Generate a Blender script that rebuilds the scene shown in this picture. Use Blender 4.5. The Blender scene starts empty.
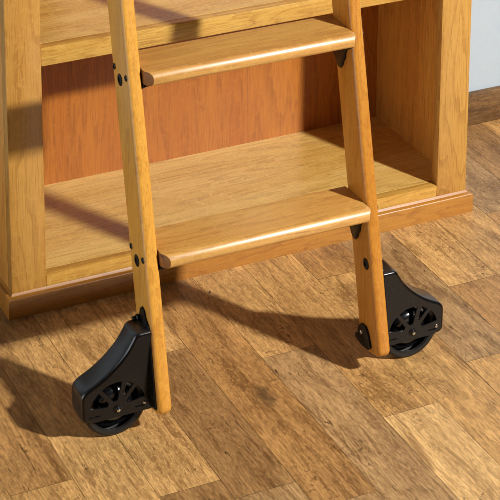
import bpy, bmesh, math, random
from mathutils import Vector, Matrix

IN = 0.0254                       # everything below is measured in inches
scene = bpy.context.scene
COL = scene.collection

# ------------------------------------------------------------------ camera
YAW, PIT = math.radians(24.722), math.radians(14.889)
fw = Vector((math.sin(YAW)*math.cos(PIT), math.cos(YAW)*math.cos(PIT), -math.sin(PIT)))
rt = Vector((math.cos(YAW), -math.sin(YAW), 0.0))
up = rt.cross(fw)
cam = bpy.data.cameras.new('camera')
cam.sensor_width = 36.0
cam.lens = 2012.23/500*36.0
cam.shift_x = (250-219.97)/500
cam.shift_y = (-260.01-250)/500
cam.clip_start, cam.clip_end = 0.05, 100
cam_ob = bpy.data.objects.new('camera', cam)
COL.objects.link(cam_ob)
M = Matrix((rt, up, -fw)).transposed().to_4x4()
M.translation = Vector((-39.999, -122.035, 76.258))*IN
cam_ob.matrix_world = M
scene.camera = cam_ob

# ------------------------------------------------------------------ light
vs = scene.view_settings
vs.view_transform = 'Standard'
vs.look = 'None'
vs.gamma = 1.0
vs.use_curve_mapping = False
vs.exposure = 0.0
scene.cycles.filter_width = 0.9

world = bpy.data.worlds.new('added_fill_surroundings')
scene.world = world
world.use_nodes = True
nt = world.node_tree
nt.nodes.clear()
wout = nt.nodes.new('ShaderNodeOutputWorld')
bg = nt.nodes.new('ShaderNodeBackground')
tc = nt.nodes.new('ShaderNodeTexCoord')
dot = nt.nodes.new('ShaderNodeVectorMath'); dot.operation = 'DOT_PRODUCT'
dot.inputs[1].default_value = Vector((-0.99, -0.10, 0.06)).normalized()  # bright lobe low on the left, added as fill for left-facing sides
mr = nt.nodes.new('ShaderNodeMapRange'); mr.interpolation_type = 'SMOOTHSTEP'
mr.inputs['From Min'].default_value = 0.78
mr.inputs['From Max'].default_value = 0.95
mr.inputs['To Min'].default_value = 0.015
mr.inputs['To Max'].default_value = 2.2
nt.links.new(tc.outputs['Generated'], dot.inputs[0])
nt.links.new(dot.outputs['Value'], mr.inputs['Value'])
nt.links.new(mr.outputs['Result'], bg.inputs['Strength'])
bg.inputs['Color'].default_value = (0.92, 0.96, 1.0, 1)
nt.links.new(bg.outputs[0], wout.inputs[0])

# one studio lamp with a round reflector, in front of the bookcase to the right, above head height
key = bpy.data.lights.new('key_lamp', 'POINT')
key.energy = 1250.0
key.shadow_soft_size = 0.105
key.color = (1.0, 0.97, 0.92)
key_ob = bpy.data.objects.new('key_lamp', key)
COL.objects.link(key_ob)
key_ob.location = Vector((89.7, -130.0, 107.8))*IN

# ------------------------------------------------------------------ materials
def new_mat(name):
    m = bpy.data.materials.new(name)
    m.use_nodes = True
    t = m.node_tree
    b = t.nodes['Principled BSDF']
    return m, t, b

def N(t, kind, **kw):
    n = t.nodes.new(kind)
    for k, v in kw.items():
        setattr(n, k, v)
    return n

def math_node(t, op, a, b=None, clamp=False):
    n = N(t, 'ShaderNodeMath', operation=op, use_clamp=clamp)
    for i, v in enumerate((a, b)):
        if v is None: continue
        if isinstance(v, (int, float)): n.inputs[i].default_value = v
        else: t.links.new(v, n.inputs[i])
    return n.outputs[0]

def mix_col(t, fac, a, b, mode='MIX'):
    n = N(t, 'ShaderNodeMix', data_type='RGBA', blend_type=mode)
    if isinstance(fac, (int, float)): n.inputs[0].default_value = fac
    else: t.links.new(fac, n.inputs[0])
    for i, v in ((6, a), (7, b)):
        if isinstance(v, tuple): n.inputs[i].default_value = v if len(v) == 4 else (*v, 1)
        else: t.links.new(v, n.inputs[i])
    return n.outputs[2]

def lin(r, g, b):
    f = lambda c: (c/255/12.92) if c/255 <= 0.04045 else ((c/255+0.055)/1.055)**2.4
    return (f(r), f(g), f(b), 1)

def noise(t, vec, scale, detail=4, rough=0.55, dist=0.0):
    n = N(t, 'ShaderNodeTexNoise')
    n.inputs['Scale'].default_value = scale
    n.inputs['Detail'].default_value = detail
    n.inputs['Roughness'].default_value = rough
    n.inputs['Distortion'].default_value = dist
    t.links.new(vec, n.inputs['Vector'])
    return n.outputs['Fac']

def ramp01(t, v, a, b, lo=0.0, hi=1.0):
    n = N(t, 'ShaderNodeMapRange', interpolation_type='SMOOTHSTEP')
    t.links.new(v, n.inputs['Value'])
    n.inputs['From Min'].default_value = a
    n.inputs['From Max'].default_value = b
    n.inputs['To Min'].default_value = lo
    n.inputs['To Max'].default_value = hi
    return n.outputs['Result']

def wood(name, axis, dark, mid, light, rough=0.38, ring=1.0, knots=0.25, seed=0.0, coat=0.25, spec=0.5, coat_rough=0.22):
    """solid lacquered cherry: growth rings cut through a distorted log"""
    m, t, b = new_mat(name)
    tcn = N(t, 'ShaderNodeTexCoord')
    oi = N(t, 'ShaderNodeObjectInfo')
    sc = N(t, 'ShaderNodeVectorMath', operation='SCALE')
    t.links.new(tcn.outputs['Object'], sc.inputs[0])
    sc.inputs['Scale'].default_value = 1/IN
    off = N(t, 'ShaderNodeVectorMath', operation='MULTIPLY_ADD')
    comb = N(t, 'ShaderNodeCombineXYZ')
    for i, k in enumerate((37.0, 53.0, 71.0)):
        t.links.new(math_node(t, 'MULTIPLY', oi.outputs['Random'], k + seed), comb.inputs[i])
    t.links.new(sc.outputs[0], off.inputs[0])
    off.inputs[1].default_value = (1, 1, 1)
    t.links.new(comb.outputs[0], off.inputs[2])
    st = N(t, 'ShaderNodeVectorMath', operation='MULTIPLY')
    s = [1.0, 1.0, 1.0]; s['XYZ'.index(axis)] = 0.10
    st.inputs[1].default_value = s
    t.links.new(off.outputs[0], st.inputs[0])
    P = st.outputs[0]
    broad = noise(t, P, 0.30, 3, 0.5, 0.4)
    mid_n = noise(t, P, 0.85, 3, 0.5, 0.6)
    rings = math_node(t, 'FRACT', math_node(t, 'ADD', math_node(t, 'MULTIPLY', broad, 13.0*ring), math_node(t, 'MULTIPLY', mid_n, 2.0)))
    edge = ramp01(t, rings, 0.62, 1.0)
    s2 = [1.0, 1.0, 1.0]; s2['XYZ'.index(axis)] = 0.035
    st2 = N(t, 'ShaderNodeVectorMath', operation='MULTIPLY')
    st2.inputs[1].default_value = s2
    t.links.new(off.outputs[0], st2.inputs[0])
    fine = noise(t, st2.outputs[0], 11.0, 5, 0.75)
    pores = noise(t, st2.outputs[0], 22.0, 2, 0.6)
    c = mix_col(t, ramp01(t, broad, 0.32, 0.68), mid, light)
    c = mix_col(t, math_node(t, 'MULTIPLY', edge, 0.38), c, dark)
    c = mix_col(t, ramp01(t, fine, 0.44, 0.70, 0, 0.60), c, dark)
    c = mix_col(t, ramp01(t, pores, 0.60, 0.80, 0, 0.22), c, dark)
    fleck = noise(t, off.outputs[0], 1.4, 5, 0.75, 1.2)
    c = mix_col(t, ramp01(t, fleck, 0.48, 0.66, 0, 0.55), c, light)
    # small dark pin knots
    v = N(t, 'ShaderNodeTexVoronoi', feature='F1')
    s3 = [1.0, 1.0, 1.0]; s3['XYZ'.index(axis)] = 0.5
    st3 = N(t, 'ShaderNodeVectorMath', operation='MULTIPLY'); st3.inputs[1].default_value = s3
    t.links.new(off.outputs[0], st3.inputs[0]); t.links.new(st3.outputs[0], v.inputs['Vector'])
    v.inputs['Scale'].default_value = knots
    kd = ramp01(t, v.outputs['Distance'], 0.012, 0.045, 0.75, 0)
    c = mix_col(t, kd, c, lin(70, 35, 12))
    t.links.new(c, b.inputs['Base Color'])
    b.inputs['Roughness'].default_value = rough
    b.inputs['Coat Weight'].default_value = coat
    b.inputs['Specular IOR Level'].default_value = spec
    b.inputs['Coat Roughness'].default_value = coat_rough
    bp = N(t, 'ShaderNodeBump')
    bp.inputs['Strength'].default_value = 0.06
    bp.inputs['Distance'].default_value = 0.002
    t.links.new(fine, bp.inputs['Height'])
    t.links.new(bp.outputs[0], b.inputs['Normal'])
    return m

w_x = wood('cherry_grain_across', 'X', lin(152, 103, 38), lin(205, 161, 79), lin(224, 188, 110))
w_z = wood('cherry_grain_upright', 'Z', lin(130, 80, 26), lin(178, 126, 55), lin(195, 148, 73), knots=0.42)
w_edge = wood('cherry_shelf_edging', 'X', lin(138, 86, 28), lin(188, 138, 58), lin(206, 162, 80), 0.38, 1.3)
w_end = wood('cherry_end_grain_shaded', 'Y', lin(92, 52, 20), lin(135, 86, 40), lin(150, 98, 48), 0.55, 1.5, 0.25, 0.0, 0.0, 0.3)  # end grain, darkened further to put shade on the clipped tread ends
w_tread = wood('cherry_tread', 'X', lin(149, 92, 32), lin(196, 140, 64), lin(213, 164, 84), 0.45, coat=1.0, spec=1.0, coat_rough=0.33)
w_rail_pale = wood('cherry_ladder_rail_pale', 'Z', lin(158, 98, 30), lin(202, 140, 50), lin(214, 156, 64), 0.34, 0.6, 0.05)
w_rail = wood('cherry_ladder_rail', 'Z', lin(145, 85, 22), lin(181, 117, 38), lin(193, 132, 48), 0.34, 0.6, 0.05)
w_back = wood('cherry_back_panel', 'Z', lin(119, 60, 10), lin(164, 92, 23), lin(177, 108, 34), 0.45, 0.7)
w_side = wood('cherry_side_panel', 'Z', lin(146, 89, 28), lin(198, 135, 55), lin(214, 155, 68), 0.45, 0.7)
w_plinth = wood('cherry_plinth', 'X', lin(123, 68, 14), lin(162, 103, 31), lin(175, 119, 40), 0.36, 0.9)

def plastic(name, col, rough, spec=0.5, metallic=0.0, bump=0.0):
    m, t, b = new_mat(name)
    b.inputs['Base Color'].default_value = col
    b.inputs['Metallic'].default_value = metallic
    b.inputs['Specular IOR Level'].default_value = spec
    tcn = N(t, 'ShaderNodeTexCoord')
    n = noise(t, tcn.outputs['Object'], 160, 3)
    t.links.new(ramp01(t, n, 0.3, 0.7, rough*0.95, rough*1.05), b.inputs['Roughness'])
    if bump:
        bp = N(t, 'ShaderNodeBump')
        bp.inputs['Strength'].default_value = bump
        bp.inputs['Distance'].default_value = 0.0005
        n2 = noise(t, tcn.outputs['Object'], 900, 2)
        t.links.new(n2, bp.inputs['Height']); t.links.new(bp.outputs[0], b.inputs['Normal'])
    return m

m_cover = plastic('black_cover_enamel', (0.0022, 0.0017, 0.0015, 1), 0.27, 0.32)
m_rim = plastic('black_rim_sheen', (0.006, 0.006, 0.0065, 1), 0.30, 1.0)  # same enamel as the cover; rim reflections boosted through colour and specular
m_black = plastic('black_bracket_metal', (0.002, 0.002, 0.002, 1), 0.38, 0.3)
m_wheel = plastic('black_wheel_gloss', (0.004, 0.004, 0.005, 1), 0.22, 0.8)
m_tyre = plastic('dark_rubber', (0.010, 0.009, 0.008, 1), 0.42, 0.35, 0, 0.1)
m_steel = plastic('bright_steel', (0.6, 0.6, 0.6, 1), 0.22, 0.5, 1.0)

m_wall, t, b = new_mat('pale_wall_paint')
tcn = N(t, 'ShaderNodeTexCoord')
nz = noise(t, tcn.outputs['Object'], 60, 3)
t.links.new(mix_col(t, nz, lin(170, 183, 194), lin(176, 189, 199)), b.inputs['Base Color'])
b.inputs['Roughness'].default_value = 0.8

def plank_mat(name, axis, attr=True, base=None):
    m, t, b = new_mat(name)
    tcn = N(t, 'ShaderNodeTexCoord')
    sc = N(t, 'ShaderNodeVectorMath', operation='SCALE')
    sc.inputs['Scale'].default_value = 1/IN
    t.links.new(tcn.outputs['Object'], sc.inputs[0])
    off = N(t, 'ShaderNodeVectorMath', operation='ADD')
    t.links.new(sc.outputs[0], off.inputs[0])
    if attr:
        ao = N(t, 'ShaderNodeAttribute', attribute_name='plank_offset')
        t.links.new(ao.outputs['Vector'], off.inputs[1])
        ac = N(t, 'ShaderNodeAttribute', attribute_name='plank_tone')
        basec = ac.outputs['Color']
    else:
        basec = base
    def stretched(k):
        st = N(t, 'ShaderNodeVectorMath', operation='MULTIPLY')
        s = [1, 1, 1]; s['XYZ'.index(axis)] = k
        st.inputs[1].default_value = s
        t.links.new(off.outputs[0], st.inputs[0])
        return st.outputs[0]
    Cc = stretched(0.45)
    broad = noise(t, stretched(0.12), 0.50, 5, 0.62, 1.1)
    rings = math_node(t, 'FRACT', math_node(t, 'MULTIPLY', broad, 13.0))
    ringe = ramp01(t, rings, 0.50, 1.0)
    fine = noise(t, stretched(0.05), 8.0, 5, 0.8, 0.2)
    grit = noise(t, stretched(0.30), 7.0, 4, 0.85)
    streak = noise(t, stretched(0.10), 1.3, 5, 0.7, 0.8)
    blot = noise(t, stretched(0.28), 0.42, 6, 0.72, 1.0)
    crack = noise(t, stretched(0.12), 2.0, 6, 0.82, 2.0)
    ticks = noise(t, stretched(1.3), 2.6, 3, 0.7, 0.8)
    where = noise(t, stretched(0.5), 0.30, 2, 0.5)
    dark = mix_col(t, 1.0, basec, (0.36, 0.29, 0.22, 1), 'MULTIPLY')
    pale = mix_col(t, 1.0, basec, (1.38, 1.40, 1.42, 1), 'MULTIPLY')
    c = mix_col(t, ramp01(t, blot, 0.36, 0.52, 0.95, 0.0), basec, pale)
    c = mix_col(t, ramp01(t, blot, 0.51, 0.66, 0, 0.70), c, dark)
    c = mix_col(t, math_node(t, 'MULTIPLY', ringe, 0.40), c, dark)
    c = mix_col(t, ramp01(t, streak, 0.50, 0.66, 0, 0.75), c, dark)
    c = mix_col(t, ramp01(t, fine, 0.47, 0.63, 0, 0.55), c, dark)
    c = mix_col(t, ramp01(t, grit, 0.50, 0.64, 0, 0.42), c, dark)
    c = mix_col(t, ramp01(t, grit, 0.36, 0.48, 0.6, 0), c, pale)
    c = mix_col(t, ramp01(t, crack, 0.60, 0.645, 0, 0.92), c, lin(56, 36, 18))
    tk = math_node(t, 'MULTIPLY', ramp01(t, ticks, 0.58, 0.66, 0, 0.75), ramp01(t, where, 0.50, 0.62))
    c = mix_col(t, tk, c, lin(76, 48, 22))
    v = N(t, 'ShaderNodeTexVoronoi', feature='F1')
    v.inputs['Scale'].default_value = 0.085
    dst = N(t, 'ShaderNodeVectorMath', operation='ADD')
    nn = N(t, 'ShaderNodeTexNoise'); nn.inputs['Scale'].default_value = 0.9; nn.inputs['Detail'].default_value = 4
    t.links.new(off.outputs[0], nn.inputs['Vector'])
    t.links.new(Cc, dst.inputs[0]); t.links.new(nn.outputs['Color'], dst.inputs[1])
    t.links.new(dst.outputs[0], v.inputs['Vector'])
    c = mix_col(t, ramp01(t, v.outputs['Distance'], 0.01, 0.07, 0.75, 0), c, lin(48, 34, 22))
    t.links.new(c, b.inputs['Base Color'])
    b.inputs['Roughness'].default_value = 0.48
    bp = N(t, 'ShaderNodeBump')
    bp.inputs['Strength'].default_value = 0.25
    bp.inputs['Distance'].default_value = 0.001
    inv = math_node(t, 'SUBTRACT', 1.0, math_node(t, 'ADD', fine, crack))
    t.links.new(inv, bp.inputs['Height']); t.links.new(bp.outputs[0], b.inputs['Normal'])
    return m
m_floor = plank_mat('rustic_oak_planks', 'Y')
m_base = plank_mat('oak_baseboard', 'X', False, lin(113, 82, 46))

# ------------------------------------------------------------------ helpers
def link(name, bm, mat, parent=None, smooth=True, loc=None):
    bmesh.ops.recalc_face_normals(bm, faces=bm.faces)
    me = bpy.data.meshes.new(name)
    bm.to_mesh(me); bm.free()
    if smooth:
        me.shade_smooth()
        me.set_sharp_from_angle(angle=math.radians(35))
    me.materials.append(mat)
    o = bpy.data.objects.new(name, me)
    COL.objects.link(o)
    if parent is not None:
        o.parent = parent
    if loc is not None:
        o.location = Vector(loc)*IN
    return o

def empty(name, loc, label, cat, group=None):
    o = bpy.data.objects.new(name, None)
    o.empty_display_size = 0.05
    COL.objects.link(o)
    o.location = Vector(loc)*IN
    o['label'] = label; o['category'] = cat
    if group: o['group'] = group
    return o

def bevel(bm, w, seg=2, ang=30):
    es = [e for e in bm.edges if len(e.link_faces) == 2 and e.calc_face_angle(0) > math.radians(ang)]
    bmesh.ops.bevel(bm, geom=es, offset=w*IN, segments=seg, affect='EDGES', profile=0.5, clamp_overlap=True)

def add_box(bm, a, b_):
    vs_ = [bm.verts.new(Vector((x, y, z))*IN) for x in (a[0], b_[0]) for y in (a[1], b_[1]) for z in (a[2], b_[2])]
    for f in ((0, 1, 3, 2), (4, 6, 7, 5), (0, 4, 5, 1), (2, 3, 7, 6), (0, 2, 6, 4), (1, 5, 7, 3)):
        bm.faces.new([vs_[i] for i in f])

def box(a, b_, bv=0.04, seg=2):
    bm = bmesh.new()
    add_box(bm, a, b_)
    bmesh.ops.recalc_face_normals(bm, faces=bm.faces)
    if bv: bevel(bm, bv, seg)
    return bm

def prism(loop_a, loop_b, bv=0.0, seg=2, ang=30):
    """two matching rings of 3-D points (inches) joined and capped"""
    bm = bmesh.new()
    A = [bm.verts.new(Vector(p)*IN) for p in loop_a]
    B = [bm.verts.new(Vector(p)*IN) for p in loop_b]
    n = len(A)
    for i in range(n):
        bm.faces.new((A[i], A[(i+1) % n], B[(i+1) % n], B[i]))
    bm.faces.new(A); bm.faces.new(B[::-1])
    bmesh.ops.recalc_face_normals(bm, faces=bm.faces)
    if bv: bevel(bm, bv, seg, ang)
    return bm

def lathe(bm, prof, centre, axis='Y', seg=64, sgn=1):
    """prof: (radius, along) pairs turned about an axis through centre"""
    rings = []
    for r, a in prof:
        ring = []
        for k in range(seg):
            th = 2*math.pi*k/seg
            if axis == 'Y': p = (r*math.cos(th), sgn*a, r*math.sin(th))
            else: p = (sgn*a, r*math.cos(th), r*math.sin(th))
            ring.append(bm.verts.new((Vector(p)+Vector(centre))*IN))
        rings.append(ring)
    for A, B in zip(rings, rings[1:]):
        for k in range(seg):
            bm.faces.new((A[k], A[(k+1) % seg], B[(k+1) % seg], B[k]))
    return rings

def round_corner(poly, radii, seg=6):
    """2-D polygon with a fillet at each corner"""
    out = []
    n = len(poly)
    for i, p in enumerate(poly):
        r = radii[i] if isinstance(radii, (list, tuple)) else radii
        p = Vector(p); a = Vector(poly[i-1])-p; c = Vector(poly[(i+1) % n])-p
        if r <= 0: out.append(tuple(p)); continue
        a.normalize(); c.normalize()
        half = math.acos(max(-1, min(1, a.dot(c))))/2
        d = r/math.tan(half)
        cen = p+(a+c).normalized()*(r/math.sin(half))
        s, e = p+a*d, p+c*d
        a0 = math.atan2(s.y-cen.y, s.x-cen.x); a1 = math.atan2(e.y-cen.y, e.x-cen.x)
        da = (a1-a0+math.pi) % (2*math.pi)-math.pi
        for k in range(seg+1):
            th = a0+da*k/seg
            out.append((cen.x+r*math.cos(th), cen.y+r*math.sin(th)))
    return out

# ------------------------------------------------------------------ setting
XS = [1.33+4.126*k for k in range(-6, 30)]
T = dict(tan=lin(200, 156, 96), light=lin(212, 170, 110), mid=lin(192, 148, 89), brown=lin(178, 133, 78),
         dark=lin(162, 122, 74), grey=lin(174, 137, 90), orange=lin(196, 150, 90))
known = {   # column index from x = 1.33 : joints from the back to the front, and the tone of each plank
    -3: ([2.0, -17.0], ['mid', 'brown', 'mid']),
    -2: ([3.0, -19.5], ['tan', 'brown', 'mid']),
    -1: ([-3.1, -30.0], ['brown', 'tan', 'mid']),
    0: ([3.5, -23.4], ['mid', 'tan', 'dark']),
    1: ([-8.9, -25.5], ['tan', 'dark', 'grey']),
    2: ([4.0, -28.4], ['tan', 'brown', 'grey']),
    3: ([-12.3, -34.0], ['tan', 'grey', 'mid']),
    4: ([-21.8], ['mid', 'light']),
    5: ([-4.6, -31.0], ['brown', 'mid', 'tan']),
    6: ([5.0, -18.5], ['mid', 'grey', 'mid']),
    7: ([-9.5], ['tan', 'brown']),
    8: ([2.0, -16.0], ['grey', 'mid', 'brown']),
    9: ([-1.2], ['grey', 'brown']),
    10: ([-7.0], ['dark', 'mid']),
    11: ([-3.0], ['orange', 'mid']),
}
rnd = random.Random(11)
bm = bmesh.new()
tone = bm.faces.layers.float_color.new('plank_tone')
offs = bm.faces.layers.float_vector.new('plank_offset')
Y0, Y1, G = -46.0, 13.2, 0.015
for k, x0 in enumerate(XS):
    idx = k-6
    if idx in known: joints, tones = known[idx]
    else:
        j = rnd.uniform(-8, 8); joints = [j, j-24]; tones = [rnd.choice(['tan', 'mid', 'brown', 'grey']) for _ in range(3)]
    ys = [Y1]+list(joints)+[Y0]
    for (ya, yb), tn in zip(zip(ys, ys[1:]), tones):
        f = bm.faces.new([bm.verts.new(Vector((x, y, 0))*IN) for x, y in
                          ((x0+G, yb+G), (x0+4.126-G, yb+G), (x0+4.126-G, ya-G), (x0+G, ya-G))])
        j = rnd.uniform(0.95, 1.05)
        c = T[tn]
        f[tone] = (c[0]*j, c[1]*j, c[2]*j, 1)
        f[offs] = (rnd.uniform(0, 90), rnd.uniform(0, 900), rnd.uniform(0, 90))
xa, xb = XS[0]-0.5, XS[-1]+4.6
f = bm.faces.new([bm.verts.new(Vector((x, y, -0.03))*IN) for x, y in ((xa, Y0-.5), (xb, Y0-.5), (xb, Y1+.6), (xa, Y1+.6))])
f[tone] = (0.03, 0.02, 0.012, 1)
floor = link('floor', bm, m_floor, smooth=False)
floor['kind'] = 'structure'

W, SW, D = 37.346, 2.588, 12.83
wall = link('wall_back', box((xa, 13.25, 0), (xb, 17.0, 60), 0), m_wall, smooth=False)
wall['kind'] = 'structure'
bm = bmesh.new()
for p, q_ in (((xa, 12.65, 0.002), (-0.6, 13.24, 2.92)), ((W+0.55, 12.65, 0.002), (xb, 13.24, 2.92))):
    add_box(bm, p, q_)
bmesh.ops.recalc_face_normals(bm, faces=bm.faces)
bevel(bm, 0.08, 2)
base = link('baseboard_back', bm, m_base)
base['kind'] = 'structure'

# ------------------------------------------------------------------ bookcase
Z1, Z2B, Z2T, ZP, PP = 2.643, 18.654, 20.02, 1.514, 0.437
TOP = 38.4
bc = empty('bookcase', (0, 0, 0), 'honey-coloured wooden bookcase with open shelves standing against the pale wall', 'bookcase')
def bpart(name, bm, mat): return link(name, bm, mat, bc)
bpart('stile', box((0, 0, ZP), (SW, 0.85, TOP-0.9), 0.05), w_z)
bpart('stile', box((W-SW, 0, ZP), (W, 0.85, TOP-0.9), 0.05), w_z)
bpart('side_panel', box((0, 0.85, 0), (0.907, D+0.25, TOP-0.9), 0.02), w_side)
bpart('side_panel', box((W-0.907, 0.85, 0), (W, D+0.25, TOP-0.9), 0.02), w_side)
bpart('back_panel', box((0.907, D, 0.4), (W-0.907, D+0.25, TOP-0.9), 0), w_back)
def shelf(z0, z1):
    sh = bpart('shelf', box((0.907, 0.85, z1-0.85), (W-0.907, D, z1), 0), w_x)
    link('edging', box((SW, 0.02, z0), (W-SW, 0.85, z1), 0.06), w_edge, sh)
shelf(ZP-0.6, Z1)
shelf(Z2B, Z2T)
bpart('top_panel', box((-0.6, -0.6, TOP-0.9), (W+0.6, D+0.3, TOP), 0.12, 3), w_x)
# plinth: a low moulding wrapped round the front and both sides, chamfered on top
bm = bmesh.new()
prof = [(0, 0), (PP, 0), (PP, ZP-0.10), (PP-0.05, ZP), (PP-0.10, ZP+0.03), (0.12, ZP+0.08), (0.02, ZP+0.25), (0, ZP+0.25)]
path = [((0, D+0.25), (-1, 0)), ((0, 0), (-1, -1)), ((W, 0), (1, -1)), ((W, D+0.25), (1, 0))]
loops = [[bm.verts.new(Vector((x+nx*d, y+ny*d-(0.002 if ny else 0), z))*IN) for d, z in prof] for (x, y), (nx, ny) in path]
n = len(prof)
for A, B in zip(loops, loops[1:]):
    for i in range(n):
        bm.faces.new((A[i], A[(i+1) % n], B[(i+1) % n], B[i]))
bm.faces.new(loops[0]); bm.faces.new(loops[-1][::-1])
bpart('plinth', bm, w_plinth)

# ------------------------------------------------------------------ ladder
TH = math.radians(12.229)
S, C_ = math.sin(TH), math.cos(TH)
L, RT, R, RD, YF = 3.649, 0.941, 20.544, 2.705, -18.431
OX, OY = 12.0, -17.0
lad = empty('rolling_ladder', (OX, OY, 0), 'wooden library ladder on black wheels leaning in front of the bookcase', 'ladder')
def rp(x, u, nn):               # point on the ladder: u up the rail, nn out of its front face
    return (x-OX, YF+S*u-C_*nn-OY, C_*u+S*nn)
U0, U1 = 1.68, 48.0
YW, HX, HZ, WR = -16.787, 2.35, 2.165, 2.165

prof = round_corner([(U0, 0.0), (U1, 0.0), (U1, -RD), (U0, -RD)], [0.55, 0.3, 0.3, 0.55], 8)
def lpart(name, bm, mat, parent=None, lab=None):
    o = link(name, bm, mat, parent or lad)
    if lab: o['label'] = lab
    return o

def disc(x, u, nn, r, side, h=0.05, dome=0.025):
    bm = bmesh.new()
    c = rp(x, u, nn)
    rings = lathe(bm, [(r, 0), (r, h*0.6), (r*0.88, h), (r*0.45, h+dome), (r*0.40, h*0.3), (0.001, h*0.3)], c, 'X', 24, side)
    return bm

def tongue(x, side, pts, th=0.10, bv=0.03):
    """flat bracket lying on a rail face; pts are (u, n)"""
    return prism([rp(x, u, v) for u, v in pts], [rp(x+side*th, u, v) for u, v in pts], bv, 2)

TREAD_Z = [12.017+11.499*k for k in range(3)]
for x, side in ((L, -1), (R-RT, 1)):
    rail = lpart('rail', prism([rp(x, u, v) for u, v in prof], [rp(x+RT, u, v) for u, v in prof], 0.27, 5, 50), w_rail_pale if side < 0 else w_rail)
    xo = x if side < 0 else x+RT            # outer face
    xi = x+RT if side < 0 else x            # inner face
    for z in TREAD_Z:
        ut = z/C_
        for du, nn, r in ((-0.75, -1.49, 0.40), (-0.46, -0.39, 0.21), (-0.01, -2.30, 0.21)):
            o = lpart('bolt', disc(xo, ut+du, nn, r, side), m_black, rail, 'black bolt head')
        pts = [(ut-0.97, -2.62), (ut-0.97, 0.10), (ut-1.15, 0.10), (ut-1.45, -0.75), (ut-1.75, -1.0), (ut-2.1, -1.12), (ut-2.35, -1.40), (ut-2.62, -1.55), (ut-2.84, -1.85), (ut-2.72, -2.2),
               (ut-2.45, -2.38), (ut-2.2, -2.48), (ut-1.85, -2.75), (ut-1.4, -2.85)]
        bm = tongue(xi-side*0.002, -side, pts, 0.13)
        x0, x1 = sorted((xi-side*0.003, xi-side*1.3))
        yr = YF+S*ut
        add_box(bm, (x0-OX, yr-0.30-OY, z-1.09), (x1-OX, yr+2.5-OY, z-0.955))
        lpart('tread_bracket', bm, m_black, rail, 'black metal bracket under tread')
    lpart('bolt', disc(xi, 8.04, -0.78, 0.40, -side), m_black, rail, 'black bolt head')

for z in TREAD_Z:
    yr = YF+S*z/C_
    yn, yb, tt = yr-0.92, yr+2.97, 0.94
    pts = round_corner([(yn, z), (yn, z-tt), (yb, z-tt), (yb, z)], [0.44, 0.40, 0.12, 0.12], 12)
    ends = (L+RT+0.05, R-RT-0.01)
    bm = prism([(ends[0]-OX, y-OY, zz) for y, zz in pts], [(ends[1]-OX, y-OY, zz) for y, zz in pts])
    for xe, sg, cut in ((ends[0], -1, 0.42), (ends[1], 1, 0.16)):      # front corners clipped on the slant beside the rails
        geom = list(bm.verts)+list(bm.edges)+list(bm.faces)
        r = bmesh.ops.bisect_plane(bm, geom=geom, plane_co=Vector((xe-sg*cut-OX, yn-OY, z))*IN, plane_no=Vector((sg*0.62, -0.42, 0)).normalized(), clear_outer=True)
        bmesh.ops.holes_fill(bm, edges=[e for e in r['geom_cut'] if isinstance(e, bmesh.types.BMEdge)])
    bmesh.ops.recalc_face_normals(bm, faces=bm.faces)
    bevel(bm, 0.04, 2, 50)
    tr = lpart('tread', bm, w_tread)
    tr.data.materials.append(w_end)
    for p in tr.data.polygons:
        if abs(p.normal.x) > 0.6: p.material_index = 1

def catmull(P, seg=6):
    out = []
    for i in range(len(P)-1):
        p0, p1, p2, p3 = (Vector(P[max(i-1, 0)]), Vector(P[i]), Vector(P[i+1]), Vector(P[min(i+2, len(P)-1)]))
        for k in range(seg):
            t_ = k/seg
            out.append(tuple(0.5*((2*p1)+(p2-p0)*t_+(2*p0-5*p1+4*p2-p3)*t_*t_+(3*p1-p0-3*p2+p3)*t_**3)))
    out.append(tuple(P[-1]))
    return out

def fill_with_holes(outer, holes, to3, thick):
    """flat plate with windows; outer and holes are 2-D loops"""
    bm = bmesh.new()
    edges = []
    for loop in [outer]+holes:
        vv = [bm.verts.new((p[0]*IN, p[1]*IN, 0)) for p in loop]
        edges += [bm.edges.new((vv[i], vv[(i+1) % len(vv)])) for i in range(len(vv))]
    bmesh.ops.triangle_fill(bm, use_beauty=True, use_dissolve=False, edges=edges, normal=(0, 0, 1))
    faces = list(bm.faces)
    r = bmesh.ops.extrude_face_region(bm, geom=faces)
    for v in [g for g in r['geom'] if isinstance(g, bmesh.types.BMVert)]:
        v.co.z += thick*IN
    for v in bm.verts:
        v.co = Vector(to3(v.co.x/IN, v.co.y/IN, v.co.z/IN))*IN
    return bm

def sector(a0, a1, ri, ro, seg=10):
    a0, a1 = math.radians(a0), math.radians(a1)
    o = [(ro*math.cos(a0+(a1-a0)*k/seg), ro*math.sin(a0+(a1-a0)*k/seg)) for k in range(seg+1)]
    am = (a0+a1)/2
    sp = (a1-a0)*0.28
    i = [(ri*math.cos(am+sp), ri*math.sin(am+sp)), (ri*math.cos(am-sp), ri*math.sin(am-sp))]
    return o+i

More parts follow.
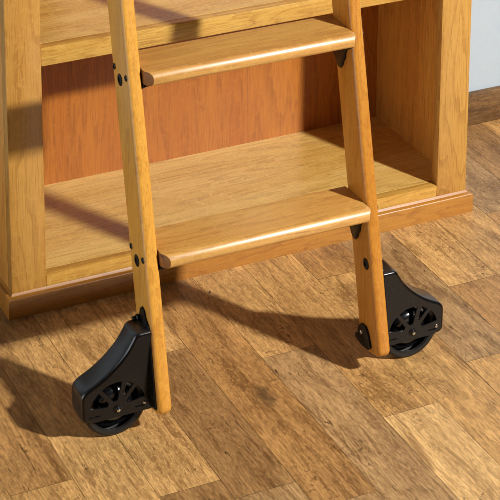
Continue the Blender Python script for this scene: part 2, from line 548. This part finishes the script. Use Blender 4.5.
outline = [(-1.75, -0.58), (-2.15, -0.53), (-2.36, -0.36), (-2.42, -0.05), (-2.43, 0.65), (-2.42, 1.25), (-2.30, 1.52), (-2.02, 1.76), (-1.5, 2.04), (-0.95, 2.36),
           (-0.35, 2.80), (0.20, 3.30), (0.70, 3.86), (1.08, 4.46), (1.26, 4.78), (1.50, 4.94), (1.90, 4.96), (2.31, 4.96)]
rim_path = catmull(outline, 4)
def normals(P):
    o = []
    for i in range(len(P)):
        d = Vector(P[min(i+1, len(P)-1)])-Vector(P[max(i-1, 0)])
        d.normalize(); o.append(Vector((-d.y, d.x)))     # left of travel = outside
    return o
rim_n = normals(rim_path)
for hx, mir, rail_out in ((L-HX, 1, L), (R+HX, -1, R)):
    base_p = (hx-OX, YW-OY, HZ)
    # in the ladder's own coordinates: dx along the outline (mirrored on the right), dz up, dy back
    P3 = lambda dx, dz, dy, m=mir, bp=base_p: (bp[0]+m*dx, bp[1]+dy, bp[2]+dz)
    inset = [(p[0]-0.20*nn.x, p[1]-0.20*nn.y) for p, nn in zip(rim_path, rim_n)]
    inset[-1] = (2.31, inset[-1][1])
    inset[0] = (inset[0][0], -0.56)
    plate = inset+[(2.31, -0.56)]
    holes = [[(mir*a, b_) for a, b_ in h] for h in
             (sector(131, 167, 0.78, 1.93), sector(80, 124, 0.62, 1.93), sector(54, 70, 0.95, 1.93), sector(13, 46, 0.75, 1.93),
              [(-1.95, -0.22), (-1.2, -0.22), (-1.2, -0.12), (-1.95, -0.12)], [(1.2, -0.22), (1.85, -0.22), (1.85, -0.12), (1.2, -0.12)])]
    bm = fill_with_holes(plate, holes, lambda a, b_, c: P3(a, b_, c), 0.10)
    # rounded rim running back from the plate's edge
    steps = [(0.20, 0.0), (0.12, 0.015), (0.05, 0.07), (0.012, 0.14), (0.0, 0.24), (0.0, 1.75), (0.03, 1.84), (0.10, 1.86), (0.12, 1.75), (0.12, 0.15)]
    grid = []
    for i, (p, nn) in enumerate(zip(rim_path, rim_n)):
        row = []
        for ins, dy in steps:
            a = p[0]-ins*nn.x; b_ = p[1]-ins*nn.y
            if i == len(rim_path)-1: a = 2.31
            row.append(bm.verts.new(Vector(P3(a, b_, dy))*IN))
        grid.append(row)
    for A, B in zip(grid, grid[1:]):
        for k in range(len(steps)-1):
            bm.faces.new((A[k], A[k+1], B[k+1], B[k]))
    bm.faces.new(grid[0]); bm.faces.new(grid[-1])
    cover = lpart('wheel_cover', bm, m_cover, None, 'black metal wheel cover with spoked window')
    cover.data.materials.append(m_rim)
    for p in cover.data.polygons:
        if abs(p.normal.y) < 0.75: p.material_index = 1
    # mounting bracket on the rail's outer face
    s_out = -1 if mir == 1 else 1
    pts = [(2.1, -0.30), (7.5, -0.25), (8.0, -0.70), (8.45, -0.82), (8.66, -1.15), (8.45, -1.5), (8.0, -1.72), (7.5, -2.2), (2.1, -2.55)]
    lpart('mounting_bracket', tongue(rail_out+s_out*0.002, s_out, pts, 0.12), m_black, cover)
    bm = bmesh.new()
    c = rp(rail_out+s_out*0.1, 7.75, -1.85)
    lathe(bm, [(0.001, 0), (0.24, 0), (0.24, 0.16), (0.16, 0.22), (0.14, 0.42), (0.08, 0.48), (0.001, 0.48)], c, 'X', 20, s_out)
    lpart('bolt', bm, m_black, cover)
    # foot bracket on the inner face, wrapping behind the rail
    s_in = -s_out
    xi = (rail_out+s_in*RT)
    pts = [(1.97, -1.27), (2.2, -0.95), (2.9, -1.08), (3.3, -1.22), (3.58, -1.45), (3.66, -2.0), (3.38, -2.48), (2.85, -2.66), (2.7, -3.0), (2.4, -3.02), (2.05, -2.1)]
    lpart('foot_bracket', tongue(xi+s_in*0.002, s_in, pts, 0.16), m_black, cover)
    lpart('foot_bolt', disc(xi+s_in*0.16, 3.05, -2.0, 0.15, s_in, 0.08, 0.03), m_steel, cover, 'small bright bolt head')
    # wheel
    wc = P3(0, 0, 0.80)
    k = WR
    bm = bmesh.new()
    lathe(bm, [(k-0.50, -0.30), (k-0.42, -0.44), (k-0.22, -0.47), (k-0.07, -0.39), (k-0.01, -0.2), (k, 0), (k-0.01, 0.2), (k-0.07, 0.39), (k-0.22, 0.47), (k-0.42, 0.44), (k-0.50, 0.30)], wc)
    lpart('wheel', bm, m_tyre, cover, 'black rubber-tyred wheel')
    bm = bmesh.new()
    lathe(bm, [(0.001, -0.52), (0.30, -0.52), (0.45, -0.49), (0.60, -0.44), (0.85, -0.40), (1.00, -0.36), (1.13, -0.28), (1.23, -0.17), (1.29, -0.02), (1.36, 0.04), (1.5, 0.06), (1.68, 0.06), (1.68, 0.36), (1.5, 0.30), (1.0, 0.22), (0.45, 0.55), (0.001, 0.55)], wc)
    lpart('wheel_hub', bm, m_wheel, cover, 'glossy black wheel hub')
    bm = bmesh.new()
    c = P3(0, 0, 0)
    lathe(bm, [(0.001, 0.11), (0.30, 0.11), (0.30, -0.04), (0.20, -0.06), (0.18, -0.10), (0.14, -0.13), (0.001, -0.14)], c, 'Y', 24)
    lpart('axle_bolt', bm, m_cover, cover)
    bm = bmesh.new()
    lathe(bm, [(0.13, -0.10), (0.12, -0.17), (0.07, -0.20), (0.001, -0.205)], c, 'Y', 20)
    lpart('axle_pin', bm, m_steel, cover, 'bright steel axle pin')
    bm = bmesh.new()
    lathe(bm, [(0.12, 0.03), (0.12, -0.03), (0.07, -0.07), (0.001, -0.075)], P3(1.85*mir, 0.02, 0), 'Y', 16)
    lpart('screw', bm, m_steel, cover, 'small bright screw')
